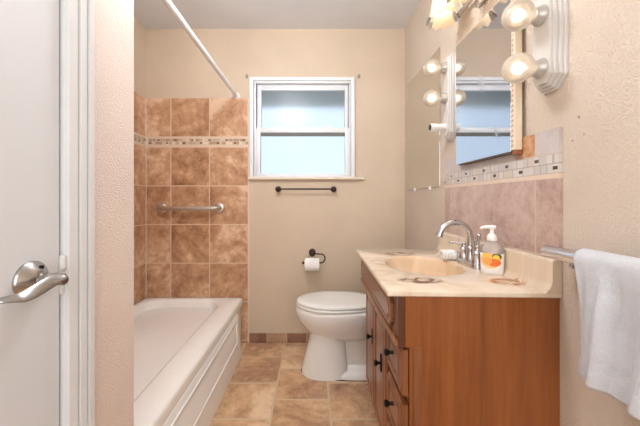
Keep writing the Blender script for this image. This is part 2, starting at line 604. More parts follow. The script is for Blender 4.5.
struct('floor', bx(nb(), XT - 0.1, XR + 0.1, YF - 0.1, D + 0.12, -0.1, 0), FLOOR)
struct('ceiling', bx(nb(), XT - 0.1, XR + 0.1, YF - 0.1, D + 0.12, H, H + 0.1), CEIL)
b = nb()
WX0, WX1, WZ0, WZ1 = -0.452, 0.302, 1.290, 2.035
bx(b, XT - 0.1, WX0, D, D + 0.12, 0, H)
bx(b, WX1, XR + 0.1, D, D + 0.12, 0, H)
bx(b, WX0, WX1, D, D + 0.12, 0, WZ0)
bx(b, WX0, WX1, D, D + 0.12, WZ1, H)
struct('wall_back', b, WALL_BACK)
struct('wall_right', bx(nb(), XR, XR + 0.1, YF, D, 0, H), WALL_RIGHT)
struct('wall_alcove', bx(nb(), XT - 0.1, XT, YP - 0.1, D, 0, H), WALL_BACK)
DY0, DY1, DZ = -0.21, 0.602, 2.04   # door opening
b = nb()
bx(b, XL - 0.11, XL, DY1 + 0.02, YP, 0, H, 0.004)
bx(b, XL - 0.11, XL, DY0 - 0.02, DY1 + 0.02, DZ + 0.02, H)
bx(b, XL - 0.11, XL, YF, DY0 - 0.02, 0, H)
bx(b, XT, XL - 0.11, YP - 0.1, YP - 0.012, 0, H)
struct('wall_left', b, WALL_LEFT)
struct('wall_front', bx(nb(), XL - 0.11, XR + 0.1, YF - 0.1, YF, 0, H), WALL_BACK)

# door jamb and casing
b = nb()
bx(b, XL - 0.11, XL, DY1 + 0.002, DY1 + 0.02, 0, DZ + 0.02)
bx(b, XL - 0.11, XL, DY0 - 0.02, DY0 - 0.002, 0, DZ + 0.02)
bx(b, XL - 0.11, XL, DY0 - 0.002, DY1 + 0.002, DZ + 0.002, DZ + 0.02)
struct('trim_1', b, WHITE_TRIM)
def casing(b, y0, y1, z0, z1, flip):
    prof = [(0.0, 0.0), (0.0, 0.011), (0.018, 0.014), (0.0195, 0.007), (0.0225, 0.007), (0.024, 0.016), (0.038, 0.018), (0.0395, 0.010), (0.0425, 0.010), (0.044, 0.020), (0.056, 0.021), (0.058, 0.0)]
    loops = []
    for z in (z0, z1):
        loops.append([Vector((XL + h, (y0 + s) if not flip else (y1 - s), z)) for s, h in prof])
    loft(b, loops)
b = nb()
casing(b, DY1 + 0.003, DY1 + 0.061, 0, DZ + 0.07, False)
casing(b, DY0 - 0.061, DY0 - 0.003, 0, DZ + 0.07, True)
bx(b, XL, XL + 0.018, DY0 - 0.012, DY1 + 0.012, DZ + 0.008, DZ + 0.07, 0.003)
struct('trim_2', b, WHITE_TRIM)

# door with lever
b = nb()
bx(b, XL - 0.045, XL - 0.004, DY0 + 0.002, DY1 - 0.003, 0.008, DZ, 0.002)
door = struct('door_1', b, DOOR_WHITE)
hy, hz = 0.537, 0.967
b = nb()
lathe(b, (XL - 0.004, hy, hz), (1, 0, 0), [(0, 0.0335), (0.003, 0.0335), (0.006, 0.031), (0.015, 0.021), (0.020, 0.015), (0.022, 0.0)], 40)
handle = obj('door_handle', b, NICKEL, door)
b = nb()
lathe(b, (XL + 0.012, hy, hz), (1, 0, 0), [(0, 0.0115), (0.020, 0.0115), (0.022, 0.0095), (0.044, 0.0095), (0.046, 0.008)], 28)
# wavy lever: ribbon with elliptical section
loops = []
for i in range(33):
    t = i / 32
    y = hy + 0.008 - t * 0.125
    q = t * t * (3 - 2 * t)
    zc = hz + 0.008 - 0.015 * math.sin(min(1.0, t * 1.35) * PI * 0.5) ** 2 + 0.007 * max(0.0, t - 0.70) / 0.30
    xc = XL + 0.051 + 0.004 * math.sin(t * PI)
    tw = math.radians(18 + 50 * math.sin(min(1.0, t * 1.1) * PI) ** 1.0 * (1 - q * 0.6))
    hw = 0.0115 - 0.002 * t
    th = 0.0028 - 0.0008 * t
    s = min(1.0, math.sqrt(max(0.02, 1 - (1 - min(1, t / 0.08)) ** 2)), math.sqrt(max(0.02, 1 - (1 - min(1, (1 - t) / 0.05)) ** 2)))
    lp = []
    for k in range(20):
        u, v = hw * s * math.cos(2 * PI * k / 20), th * math.sin(2 * PI * k / 20)
        lp.append(Vector((xc + u * math.cos(tw) + v * math.sin(tw), y, zc - u * math.sin(tw) + v * math.cos(tw))))
    loops.append(lp)
loft(b, loops)
obj('lever', b, NICKEL, handle)
b = nb()
lathe(b, (XL + 0.006, hy + 0.006, hz + 0.021), (1, 0, 0), [(0, 0.004), (0.006, 0.004)], 14)
obj('lock_pin', b, BLACKIRON, handle)
b = nb()
bx(b, XL - 0.03, XL + 0.0015, DY1 - 0.0032, DY1 + 0.003, hz - 0.045, hz + 0.012, 0.001)
lathe(b, (XL + 0.001, DY1 - 0.001, hz + 0.003), (0, 0, 1), [(0, 0.001), (0.002, 0.006), (0.028, 0.006), (0.032, 0.001)], 16)
obj('latch_plate', b, WHITE_TRIM, door)

# wall tile of the alcove (claddings), skirting
TZ0, TZ1, BZ0, BZ1 = 0.0, 1.900, 1.523, 1.601
yt = D - 0.010
struct('trim_3', bx(nb(), XT, -0.494, yt, D, TZ0, BZ0), ALCT)
struct('trim_4', bx(nb(), XT, -0.494, yt - 0.001, D, BZ0, BZ1), MOS_A)
struct('trim_5', bx(nb(), XT, -0.494, yt, D, BZ1, TZ1, 0.0), ALCT_UP)
struct('trim_6', bx(nb(), XT, XT + 0.006, YP, yt, TZ0, BZ0), ALCS)
struct('trim_7', bx(nb(), XT, XT + 0.007, YP, yt - 0.001, BZ0, BZ1), MOS_AS)
struct('trim_8', bx(nb(), XT, XT + 0.006, YP, yt, BZ1, TZ1), ALCS_UP)
b = nb()
bx(b, XT + 0.004, XT + 0.010, yt - 0.004, yt, 0.36, TZ1)
bx(b, -0.494, -0.488, D - 0.008, D, 0, TZ1)
struct('trim_9', b, plain('white_caulk', (226, 208, 188), 0.6))
struct('baseboard_back', bx(nb(), -0.488, XR, D - 0.010, D, 0, 0.073, 0.002), SKIRT)

# backsplash tile on the right wall
SY0, SY1 = 0.867, 1.612
xs = XR - 0.010
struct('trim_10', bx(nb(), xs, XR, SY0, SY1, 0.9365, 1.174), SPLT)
struct('trim_11', bx(nb(), xs - 0.001, XR, SY0, SY1, 1.174, 1.248), MOS_S)
struct('trim_12', bx(nb(), xs, XR, SY0, SY1, 1.248, 1.322, 0.0), SPLT_UP)

# window
win = bpy.data.objects.new('window_1', None)
COL.objects.link(win)
win.location = (-0.075, D, 1.285)
win['kind'] = 'structure'
def ring(b, x0, x1, z0, z1, wl, wr, wb, wt, y0, y1, bev=0.002):
    bx(b, x0, x0 + wl, y0, y1, z0, z1, bev)
    bx(b, x1 - wr, x1, y0, y1, z0, z1, bev)
    bx(b, x0 + wl, x1 - wr, y0, y1, z0, z0 + wb, bev)
    bx(b, x0 + wl, x1 - wr, y0, y1, z1 - wt, z1, bev)
b = nb()
ring(b, -0.483, 0.330, 1.287, 2.060, 0.031, 0.028, 0.012, 0.026, D - 0.026, D, 0.003)      # flange on the wall
ring(b, -0.452, 0.302, 1.290, 2.035, 0.018, 0.014, 0.012, 0.018, D - 0.012, D + 0.09, 0.002)  # liner in the opening
obj('window_frame', b, VINYL, win, angle=30)
b = nb()
ring(b, -0.434, 0.288, 1.645, 2.017, 0.036, 0.031, 0.030, 0.045, D + 0.020, D + 0.046, 0.003)
up = obj('upper_sash', b, VINYL, win, angle=30)
obj('pane', bx(nb(), -0.400, 0.259, D + 0.031, D + 0.036, 1.672, 1.975), FROST, up, smooth=False)
b = nb()
ring(b, -0.434, 0.288, 1.302, 1.672, 0.034, 0.031, 0.014, 0.038, D - 0.011, D + 0.018, 0.003)
lo = obj('lower_sash', b, VINYL, win, angle=30)
obj('pane', bx(nb(), -0.402, 0.259, D + 0.001, D + 0.006, 1.312, 1.64), FROST, lo, smooth=False)
obj('gap_shade_strip', bx(nb(), -0.398, 0.256, D - 0.010, D + 0.000, 1.606, 1.634), GREYSTRIP, lo, smooth=False)  # grey strip stands in for the shaded gap below the meeting rail
for lx in (-0.281, 0.112):
    b = nb()
    bx(b, lx - 0.022, lx + 0.022, D - 0.009, D + 0.018, 1.672, 1.680, 0.002)
    lathe(b, (lx, D + 0.004, 1.679), (0, 0, 1), [(0, 0.013), (0.006, 0.012), (0.010, 0.006)], 18)
    bx(b, lx - 0.004, lx + 0.020, D - 0.010, D - 0.002, 1.680, 1.688, 0.002)
    obj('sash_lock', b, VINYL, lo)
b = nb()
bx(b, -0.494, 0.405, D - 0.030, D, 1.268, 1.288, 0.004)
obj('window_sill', b, plain('sill_paint', (232, 218, 200), 0.45), win)

# outside: eave above the window and ground below it
struct('trim_13', bx(nb(), -2.2, 2.2, D + 0.13, D + 0.78, 2.07, 2.17), OUT_EAVE)
struct('trim_14', bx(nb(), -6, 6, D + 0.14, D + 12, -0.35, -0.25), OUT_GROUND)

# ------------------------------------------------------------------ added fill globe, out of view, to brighten the room evenly
LX, LY = -0.24, 1.08
cl = thing('fill_globe', (LX, LY, H), 'added white fill globe on a short stem under the ceiling, out of view', 'lamp')
b = nb(); lathe(b, (LX, LY, H), (0, 0, -1), [(0, 0.07), (0.015, 0.068), (0.025, 0.03), (0.03, 0.012), (0.12, 0.012), (0.122, 0.05), (0.15, 0.055)], 32)
obj('stem', b, WHITE_TRIM, cl)
b = nb(); sphere(b, (LX, LY, H - 0.27), 0.135, 36)
obj('globe', b, emit('fill_globe_glow', (241, 247, 255), FILL_GLOBE_POWER), cl)

# ------------------------------------------------------------------ bathtub
tub = thing('bathtub', (-0.91, 1.6, 0), 'white enamelled bathtub with a panelled apron in the tiled alcove', 'bathtub')
TX0, TX1, TY0, TY1, TZ = XT + 0.008, -0.535, YP + 0.002, yt - 0.003, 0.356
b = nb()
loops = [rrect(TX0, TX1, TY0, TY1, 0.012, 0.30), rrect(TX0, TX1, TY0, TY1, 0.014, TZ - 0.018),
         rrect(TX0 + 0.003, TX1 - 0.003, TY0 + 0.003, TY1 - 0.003, 0.016, TZ - 0.007),
         rrect(TX0 + 0.012, TX1 - 0.012, TY0 + 0.012, TY1 - 0.012, 0.02, TZ),
         rrect(TX0 + 0.035, TX1 - 0.125, TY0 + 0.09, TY1 - 0.042, 0.15, TZ),
         rrect(TX0 + 0.042, TX1 - 0.138, TY0 + 0.10, TY1 - 0.050, 0.15, TZ - 0.004),
         rrect(TX0 + 0.048, TX1 - 0.145, TY0 + 0.11, TY1 - 0.058, 0.15, TZ - 0.016),
         rrect(TX0 + 0.065, TX1 - 0.155, TY0 + 0.14, TY1 - 0.085, 0.15, TZ - 0.12),
         rrect(TX0 + 0.095, TX1 - 0.17, TY0 + 0.18, TY1 - 0.13, 0.13, TZ - 0.25),
         rrect(TX0 + 0.13, TX1 - 0.20, TY0 + 0.22, TY1 - 0.21, 0.11, TZ - 0.285),
         rrect(TX0 + 0.20, TX1 - 0.25, TY0 + 0.28, TY1 - 0.28, 0.09, TZ - 0.293)]
loft(b, loops, False, True)
obj('basin', b, TUB, tub, angle=60)
b = nb()
AE = 2.135
def axz(z):
    return -0.503 - 0.028 * z / 0.30
bx(b, TX0, -0.552, AE, TY1, 0.0, 0.302)
prof = [(TX0, 0.0), (axz(0), 0.0), (axz(0.004), 0.004), (axz(0.296), 0.296), (axz(0.302) - 0.004, 0.302), (TX0, 0.302)]
loft(b, [[Vector((x, y, z)) for x, z in prof] for y in (TY0, AE)])
def ridge(pts, r):
    tube(b, [Vector((axz(p[1]), p[0], p[1])) for p in pts], r, 10)
y0, y1, z0, z1, k = TY0 + 0.12, AE - 0.03, 0.125, 0.262, 0.03
ridge([(y0 + k, z0), (y1 - k * 1.6, z0), (y1 - k, z0 + 0.004), (y1 - k, z1 - 0.045), (y1 - 0.006, z1 - 0.016), (y1 - 0.012, z1), (y0 + 0.01, z1), (y0 + k, z1 - 0.045), (y0 + k, z0)], 0.006)
obj('apron', b, TUB, tub, angle=50)
b = nb(); lathe(b, (-0.93, TY0 + 0.125, 0.245), (0, 1, 0.12), [(0, 0.034), (0.008, 0.032), (0.011, 0.0)], 28)
obj('overflow_plate', b, CHROME, tub)
b = nb(); lathe(b, (-0.93, TY0 + 0.42, TZ - 0.2935), (0, 0, 1), [(0, 0.026), (0.004, 0.024), (0.005, 0.0)], 24)
obj('drain', b, CHROME, tub)

# ------------------------------------------------------------------ toilet
TCY = 1.955
toi = thing('toilet', (0.25, TCY, 0), 'white toilet with closed lid between the back wall and the vanity', 'toilet')
def egg(x0, x1, hw, z, n=56, back=2.6):
    """plan outline: round towards -x, squarer towards +x"""
    cx = x0 + (x1 - x0) * 0.46
    pts = []
    for i in range(n):
        a = 2 * PI * i / n
        c, s = math.cos(a), math.sin(a)
        if c < 0:
            px = cx + (cx - x0) * c
            py = hw * s
        else:
            e = 2.0 / back
            px = cx + (x1 - cx) * (abs(c) ** e)
            py = hw * math.copysign(abs(s) ** e, s)
        pts.append(Vector((px, TCY + py, z)))
    return pts
b = nb()
loft(b, [egg(0.0, 0.40, 0.10, 0.235), egg(-0.018, 0.43, 0.116, 0.262), egg(-0.058, 0.45, 0.143, 0.300), egg(-0.090, 0.46, 0.166, 0.345), egg(-0.104, 0.465, 0.176, 0.385),
         egg(-0.106, 0.468, 0.178, 0.410), egg(-0.102, 0.466, 0.176, 0.424), egg(-0.092, 0.46, 0.168, 0.430)])
loft(b, [egg(-0.068, 0.23, 0.116, 0.0, back=4), egg(-0.066, 0.23, 0.114, 0.03, back=4), egg(-0.042, 0.222, 0.108, 0.12, back=4), egg(-0.022, 0.215, 0.104, 0.20, back=4), egg(-0.006, 0.23, 0.102, 0.27, back=4)])
loft(b, [egg(0.02, 0.56, 0.1165, 0.0, back=6), egg(0.02, 0.56, 0.1145, 0.028, back=6), egg(0.03, 0.55, 0.10, 0.04, back=6)])
loft(b, [egg(0.10, 0.56, 0.070, 0.02, back=5), egg(0.10, 0.56, 0.064, 0.12, back=5), egg(0.10, 0.56, 0.074, 0.20, back=5), egg(0.10, 0.60, 0.10, 0.30, back=5), egg(0.10, 0.66, 0.125, 0.36, back=5), egg(0.10, 0.66, 0.13, 0.40, back=5)])
loft(b, [egg(0.15, 0.56, 0.104, 0.03, back=6), egg(0.15, 0.56, 0.088, 0.055, back=6), egg(0.15, 0.56, 0.072, 0.075, back=6)])
obj('bowl', b, PORCELAIN, toi, angle=60)
b = nb()
loft(b, [egg(-0.098, 0.40, 0.173, 0.432), egg(-0.102, 0.402, 0.177, 0.437), egg(-0.102, 0.402, 0.177, 0.443), egg(-0.098, 0.40, 0.173, 0.447)])
obj('seat', b, SEATWHITE, toi, angle=60)
b = nb()
loft(b, [egg(-0.094, 0.40, 0.169, 0.450), egg(-0.099, 0.402, 0.174, 0.455), egg(-0.099, 0.402, 0.174, 0.461), egg(-0.092, 0.40, 0.168, 0.467), egg(-0.05, 0.37, 0.13, 0.470), egg(0.05, 0.28, 0.05, 0.471)])
obj('lid', b, SEATWHITE, toi, angle=60)
for s in (-0.075, 0.075):
    b = nb()
    lathe(b, (0.415, TCY + s - 0.02, 0.449), (0, 1, 0), [(0, 0.009), (0.04, 0.009)], 16)
    obj('hinge', b, SEATWHITE, toi)
b = nb()
bx(b, 0.475, 0.655, TCY - 0.205, TCY + 0.205, 0.40, 0.728, 0.018, 3)
obj('tank', b, PORCELAIN, toi)
b = nb()
bx(b, 0.460, 0.662, TCY - 0.215, TCY + 0.215, 0.729, 0.762, 0.010, 3)
obj('tank_lid', b, PORCELAIN, toi)
b = nb()
lathe(b, (0.475, TCY + 0.15, 0.68), (-1, 0, 0), [(0, 0.014), (0.008, 0.012), (0.012, 0.0)], 16)
tube(b, [(0.465, TCY + 0.15, 0.68), (0.46, TCY + 0.11, 0.676), (0.46, TCY + 0.08, 0.674)], [0.005, 0.005, 0.006], 10)
obj('flush_lever', b, CHROME, toi)
# dark bead where the foot meets the floor
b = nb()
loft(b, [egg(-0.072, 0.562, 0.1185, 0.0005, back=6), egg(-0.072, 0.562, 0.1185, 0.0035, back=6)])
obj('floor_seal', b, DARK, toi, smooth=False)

# ------------------------------------------------------------------ vanity cabinet
VY0, VY1 = 0.876, 1.622
van = thing('vanity_cabinet', (0.5, 1.26, 0), 'orange-brown wooden vanity cabinet with panelled doors and drawers under the countertop', 'cabinet')
b = nb()
# upper box is an open shell so that the bowl of the countertop hangs inside it
bx(b, 0.2765, 0.7235, VY0, VY0 + 0.016, 0.672, 0.823)
bx(b, 0.289, 0.7235, VY0, VY0 + 0.016, 0.10, 0.672)
bx(b, 0.256, 0.715, VY1 - 0.016, VY1, 0.675, 0.823)
bx(b, 0.290, 0.715, VY1 - 0.050, VY1 - 0.034, 0.10, 0.675)
bx(b, 0.705, 0.715, VY0 + 0.016, VY1 - 0.016, 0.10, 0.823)
bx(b, 0.290, 0.705, VY0 + 0.016, VY1 - 0.05, 0.13, 0.146)
bx(b, 0.360, 0.715, VY0 + 0.03, VY1 - 0.10, 0.0, 0.13)
obj('body', b, WOOD_SIDE, van, smooth=False)
b = nb()
bx(b, 0.255, 0.2755, VY0 - 0.002, VY0 + 0.03, 0.672, 0.822, 0.001)
obj('edge_strip', b, WOOD_DARK, van, smooth=False)
b = nb()
bx(b, 0.300, 0.326, VY0 - 0.0035, VY0, 0.10, 0.675, 0.0015)
obj('side_batten', b, WOOD_FRONT, van, smooth=False)
b = nb()
bx(b, 0.256, 0.272, VY0 + 0.001, VY1, 0.672, 0.823, 0.001)      # apron board
bx(b, 0.2875, 0.300, VY0 + 0.0165, VY1 - 0.04, 0.62, 0.672, 0.001)
bx(b, 0.2875, 0.300, VY0 + 0.0165, 0.918, 0.13, 0.62, 0.001)
bx(b, 0.284, 0.300, 1.055, 1.095, 0.13, 0.62, 0.001)
bx(b, 0.284, 0.300, 1.31, 1.335, 0.13, 0.62, 0.001)
bx(b, 0.284, 0.300, VY1 - 0.07, VY1 - 0.04, 0.13, 0.62, 0.001)
bx(b, 0.2875, 0.300, VY0 + 0.0165, VY1 - 0.04, 0.13, 0.19, 0.001)
obj('face_frame', b, WOOD_RAIL, van, smooth=False)
b = nb()
tube(b, [(0.252, VY0 + 0.002, 0.684), (0.252, VY1 - 0.002, 0.684)], 0.009, 12)
bx(b, 0.246, 0.262, VY0 + 0.001, VY1, 0.672, 0.684, 0.003)
obj('rail_moulding', b, WOOD_RAIL, van)

def panel(y0, y1, z0, z1, xf, th=0.02, rim=0.022, mat=None, name='door'):
    """raised panel front facing -x"""
    t = nb()
    def lp(i, x, ch=0.0):
        return [Vector((x, y0 + i, z0 + i)), Vector((x, y1 - i, z0 + i)), Vector((x, y1 - i, z1 - i)), Vector((x, y0 + i, z1 - i))]
    loft(t, [lp(0, xf + th), lp(0, xf + 0.007), lp(0.007, xf), lp(rim, xf), lp(rim + 0.004, xf + 0.007), lp(rim + 0.009, xf + 0.007), lp(rim + 0.024, xf + 0.001)])
    return obj(name, t, mat or WOOD_FRONT, van, smooth=False)

def knob(o, y, z, xf, plate):
    t = nb()
    if plate:
        for dz, r in ((-0.030, 0.006), (-0.020, 0.011), (0.0, 0.0125), (0.020, 0.011), (0.030, 0.006)):
            lathe(t, (xf, y, z + dz), (-1, 0, 0), [(0, r), (0.003, r), (0.004, r * 0.8)], 14)
        bx(t, xf - 0.0035, xf, y - 0.006, y + 0.006, z - 0.034, z + 0.034, 0.001)
    lathe(t, (xf, y, z), (-1, 0, 0), [(0, 0.006), (0.012, 0.005), (0.017, 0.010), (0.023, 0.012), (0.028, 0.009), (0.030, 0.0)], 18)
    obj('knob', t, BLACKIRON, o)['label'] = 'black iron knob'

XFD = 0.264
d1 = panel(1.335, 1.555, 0.185, 0.655, XFD); knob(d1, 1.362, 0.488, XFD, True)
d2 = panel(1.092, 1.315, 0.185, 0.655, XFD); knob(d2, 1.165, 0.472, XFD, True)
for z0, z1 in ((0.528, 0.664), (0.355, 0.500), (0.190, 0.325)):
    dr = panel(VY0 - 0.001, 1.062, z0, z1, XFD, 0.021, 0.016, name='drawer')
    knob(dr, 0.975, (z0 + z1) / 2 + 0.012, XFD, False)
# false drawer front with clipped ends
t = nb()
def octa(i, x, c=0.024):
    y0, y1, z0, z1 = 0.930 + i, 1.600 - i, 0.704 + i, 0.806 - i
    return [Vector((x, y, z)) for y, z in ((y0 + c, z0), (y1 - c, z0), (y1, z0 + c), (y1, z1 - c), (y1 - c, z1), (y0 + c, z1), (y0, z1 - c), (y0, z0 + c))]
loft(t, [octa(0, 0.2565), octa(0, 0.249), octa(0.004, 0.245), octa(0.012, 0.245), octa(0.014, 0.249), octa(0.018, 0.249), octa(0.024, 0.245)])
ff = obj('drawer_front', t, WOOD_RAIL, van, smooth=False)
t = nb()
tube(t, [p for p in octa(-0.003, 0.2562)] + [octa(-0.003, 0.2562)[0]], 0.0022, 8)
obj('groove', t, WOOD_DARK, ff)

# ------------------------------------------------------------------ countertop with moulded bowl
ct = thing('countertop', (0.475, 1.265, 0.824), 'cream marbled countertop with oval moulded basin on the wooden vanity', 'countertop')
CX0, CX1, CY0, CY1, CZ0, CZ1 = 0.223, 0.7235, 0.868, 1.652, 0.824, 0.841
ecx, ecy, ea, eb = 0.46, 1.25, 0.152, 0.186
NP = 80
def rect_pt(a):
    dx, dy = math.cos(a), math.sin(a)
    ts = []
    if dx > 1e-9: ts.append((CX1 - ecx) / dx)
    if dx < -1e-9: ts.append((CX0 - ecx) / dx)
    if dy > 1e-9: ts.append((CY1 - ecy) / dy)
    if dy < -1e-9: ts.append((CY0 - ecy) / dy)
    k = min(ts)
    return ecx + dx * k, ecy + dy * k
angs = [2 * PI * i / NP for i in range(NP)]
for qx, qy in ((CX0, CY0), (CX1, CY0), (CX0, CY1), (CX1, CY1)):
    a = math.atan2(qy - ecy, qx - ecx) % (2 * PI)
    j = min(range(NP), key=lambda i: abs((angs[i] - a + PI) % (2 * PI) - PI))
    angs[j] = a
def rl(z, ins=0.0):
    out = []
    for a in angs:
        x, y = rect_pt(a)
        x = min(max(x, CX0 + ins), CX1); y = min(max(y, CY0 + ins), CY1 - ins)
        out.append(Vector((x, y, z)))
    return out
def el(k, z):
    return [Vector((ecx + ea * k * math.cos(a), ecy + eb * k * math.sin(a), z)) for a in angs]
b = nb()
loft(b, [el(1.04, CZ0 - 0.002), rl(CZ0, 0.004), rl(CZ0 + 0.003), rl(CZ1 - 0.003), rl(CZ1, 0.003), el(1.05, CZ1), el(1.0, CZ1 - 0.002), el(0.965, CZ1 - 0.012), el(0.90, CZ1 - 0.05), el(0.78, CZ1 - 0.09), el(0.55, CZ1 - 0.118), el(0.25, CZ1 - 0.128), el(0.09, CZ1 - 0.130)], False, True)
deck = obj('deck', b, MARBLE, ct, angle=50)
b = nb()
prof = [(0.7235, CZ1), (0.7235, 0.935), (0.706, 0.9365), (0.699, 0.932), (0.698, 0.925), (0.697, 0.868), (0.691, 0.852), (0.680, CZ1 + 0.0005)]
loft(b, [[Vector((x, y, z)) for x, z in prof] for y in (CY0 + 0.0005, CY1)])
obj('back_lip', b, MARBLE, ct, angle=50)
b = nb(); lathe(b, (ecx, ecy, CZ1 - 0.1295), (0, 0, 1), [(0, 0.024), (0.004, 0.022), (0.005, 0.008), (0.009, 0.008), (0.010, 0.0)], 24)
obj('drain', b, CHROME, ct)

# ------------------------------------------------------------------ faucet
FX, FY, FZ = 0.652, 1.235, CZ1
fa = thing('faucet', (FX, FY, FZ), 'chrome gooseneck faucet with two handles behind the oval basin', 'faucet')
b = nb()
loft(b, [rrect(FX - 0.026, FX + 0.026, FY - 0.078, FY + 0.078, 0.025, z, 48) for z in (FZ, FZ + 0.018)] + [rrect(FX - 0.023, FX + 0.023, FY - 0.075, FY + 0.075, 0.022, FZ + 0.022, 48), rrect(FX - 0.016, FX + 0.016, FY - 0.066, FY + 0.066, 0.015, FZ + 0.024, 48)])
obj('base_plate', b, CHROME, fa)
b = nb()
lathe(b, (FX, FY, FZ + 0.014), (0, 0, 1), [(0, 0.023), (0.008, 0.022), (0.03, 0.016), (0.05, 0.0135), (0.058, 0.0155), (0.064, 0.0135), (0.066, 0.011)], 28)
R = 0.064
pts = [(FX, FY, FZ + 0.07), (FX, FY, FZ + 0.10), (FX, FY, 0.954)]
for i in range(1, 17):
    a = PI * i / 16 * 0.90
    pts.append((FX - R + R * math.cos(a), FY, 0.954 + R * math.sin(a)))
e = Vector(pts[-1]); dn = (e - Vector(pts[-2])).normalized(); pts.append(tuple(e + dn * 0.008))
tube(b, pts, [0.0125] * (len(pts) - 1) + [0.012], 18)
lathe(b, Vector(pts[-1]) - dn * 0.006, dn, [(0, 0.0125), (0.002, 0.0148), (0.012, 0.0148), (0.013, 0.011)], 20)
obj('spout', b, CHROME, fa)
for s in (1, -1):
    hy_ = FY + s * 0.052
    b = nb()
    lathe(b, (FX, hy_, FZ + 0.014), (0, 0, 1), [(0, 0.0250), (0.006, 0.0250), (0.024, 0.022), (0.036, 0.016), (0.040, 0.018), (0.046, 0.018), (0.052, 0.012), (0.064, 0.009), (0.070, 0.010), (0.076, 0.005)], 28)
    top = Vector((FX, hy_, FZ + 0.078))
    dirv = Vector((-0.75, 0.55, 0.12)) if s > 0 else Vector((0.10, -0.05, 0.9))
    dirv.normalize()
    tube(b, [top, top + dirv * 0.018, top + dirv * 0.036, top + dirv * 0.05], [0.007, 0.0058, 0.0062, 0.0075], 12)
    sphere(b, top + dirv * 0.052, 0.008, 14)
    obj('handle', b, CHROME, fa)
b = nb()
tube(b, [(FX + 0.019, FY, FZ + 0.014), (FX + 0.019, FY, FZ + 0.095)], 0.003, 10)
sphere(b, (FX + 0.019, FY, FZ + 0.098), 0.006, 14)
obj('lift_rod', b, CHROME, fa)

# spiral bulb lying on the deck
sb = thing('spiral_bulb', (0.615, 1.342, CZ1), 'small white ribbed spiral bulb lying on the countertop behind the faucet', 'bulb')
b = nb()
pts = []
for i in range(100):
    t = i / 99
    a = t * 2 * PI * 3.7
    pts.append((0.578 + t * 0.045, 1.342 + 0.0175 * math.cos(a), CZ1 + 0.0245 + 0.0175 * math.sin(a)))
tube(b, pts, 0.0057, 10)
obj('spiral_tube', b, PLASTIC, sb)
b = nb()
lathe(b, (0.620, 1.342, CZ1 + 0.0245), (1, 0, 0), [(0, 0.0205), (0.006, 0.0225), (0.018, 0.0215), (0.026, 0.013), (0.027, 0.0)], 24)
obj('ballast', b, PLASTIC, sb)
b = nb()
lathe(b, (0.646, 1.342, CZ1 + 0.0245), (1, 0, 0), [(0, 0.0125), (0.002, 0.013), (0.004, 0.012), (0.006, 0.013), (0.008, 0.012), (0.010, 0.013), (0.012, 0.009), (0.015, 0.004)], 20)
obj('screw_base', b, CHROME, sb)

# soap dispenser
so = thing('soap_dispenser', (0.660, 1.100, CZ1), 'white and clear pump soap bottle with a fruit print beside the faucet', 'soap dispenser')
so.rotation_euler = (0, 0, math.radians(-31))
def sel(hx, hy, z, n=40, e=0.72):
    out = []
    for i in range(n):
        a = 2 * PI * i / n
        c, s = math.cos(a), math.sin(a)
        out.append(Vector((hx * math.copysign(abs(c) ** e, c), hy * math.copysign(abs(s) ** e, s), z)))
    return out
def local(name, b, mat, parent, **k):
    off = wpos(parent)
    for v in b.verts:
        v.co += off
    return obj(name, b, mat, parent, **k)
b = nb()
loft(b, [sel(0.033, 0.020, 0), sel(0.036, 0.023, 0.003), sel(0.037, 0.024, 0.03), sel(0.0385, 0.025, 0.076)])
body = local('bottle', b, LABELP, so, angle=60)
b = nb()
loft(b, [sel(0.038, 0.0246, 0.0763), sel(0.037, 0.024, 0.090), sel(0.034, 0.022, 0.101, e=0.85), sel(0.022, 0.018, 0.112, e=1), sel(0.014, 0.014, 0.118, e=1), sel(0.013, 0.013, 0.124, e=1)])
local('shoulder', b, BOTTLE_TOP, so, angle=60)['label'] = 'clear empty shoulder of the bottle'
b = nb()
lathe(b, (0, 0, 0.121), (0, 0, 1), [(0, 0.0165), (0.012, 0.0165), (0.020, 0.014), (0.026, 0.007), (0.040, 0.006), (0.042, 0.009), (0.050, 0.010), (0.052, 0.006)], 24)
tube(b, [(0.012, 0, 0.169), (0, 0, 0.170), (-0.016, 0, 0.170), (-0.030, 0, 0.168), (-0.036, 0, 0.163)], [0.006, 0.007, 0.006, 0.005, 0.0045], 14)
local('pump', b, PLASTIC, so)

# ------------------------------------------------------------------ mirrors on the right wall
mc = thing('medicine_cabinet', (0.714, 1.26, 1.275), 'mirrored medicine cabinet door between the two globe light bars', 'mirror')
MY0, MY1, MZ0, MZ1 = 1.036, 1.430, 1.277, 1.840
xm = 0.686
b = nb()
bx(b, xm + 0.003, XR - 0.0115, MY0 + 0.004, MY1 - 0.02, MZ0 - 0.004, MZ1 - 0.004)
obj('door_back', b, FRAMEDARK, mc, smooth=False)
b = nb()
bx(b, xm, xm + 0.003, MY0, MY1, MZ0, MZ1, 0.001)
obj('mirror_glass', b, MIRROR, mc, smooth=False)
b = nb()
bx(b, xm + 0.001, XR - 0.0115, MY0 - 0.019, MY0 - 0.0005, MZ0 + 0.004, MZ1, 0.002)
obj('beaded_frame', b, BEADWOOD, mc, smooth=False)
b = nb()
nbead = 32
for i in range(nbead):
    zc = MZ0 + 0.02 + (MZ1 - MZ0 - 0.03) * i / (nbead - 1)
    bx(b, xm - 0.001, xm + 0.003, MY0 - 0.014, MY0 - 0.006, zc - 0.005, zc + 0.003, 0.0012)
obj('bead_row', b, plain('bead_brown', (200, 170, 142), 0.5), mc, smooth=False)
b = nb()
bx(b, xm + 0.004, XR - 0.0115, MY0 - 0.019, MY0 - 0.001, MZ0 - 0.012, MZ0 + 0.003, 0.003)
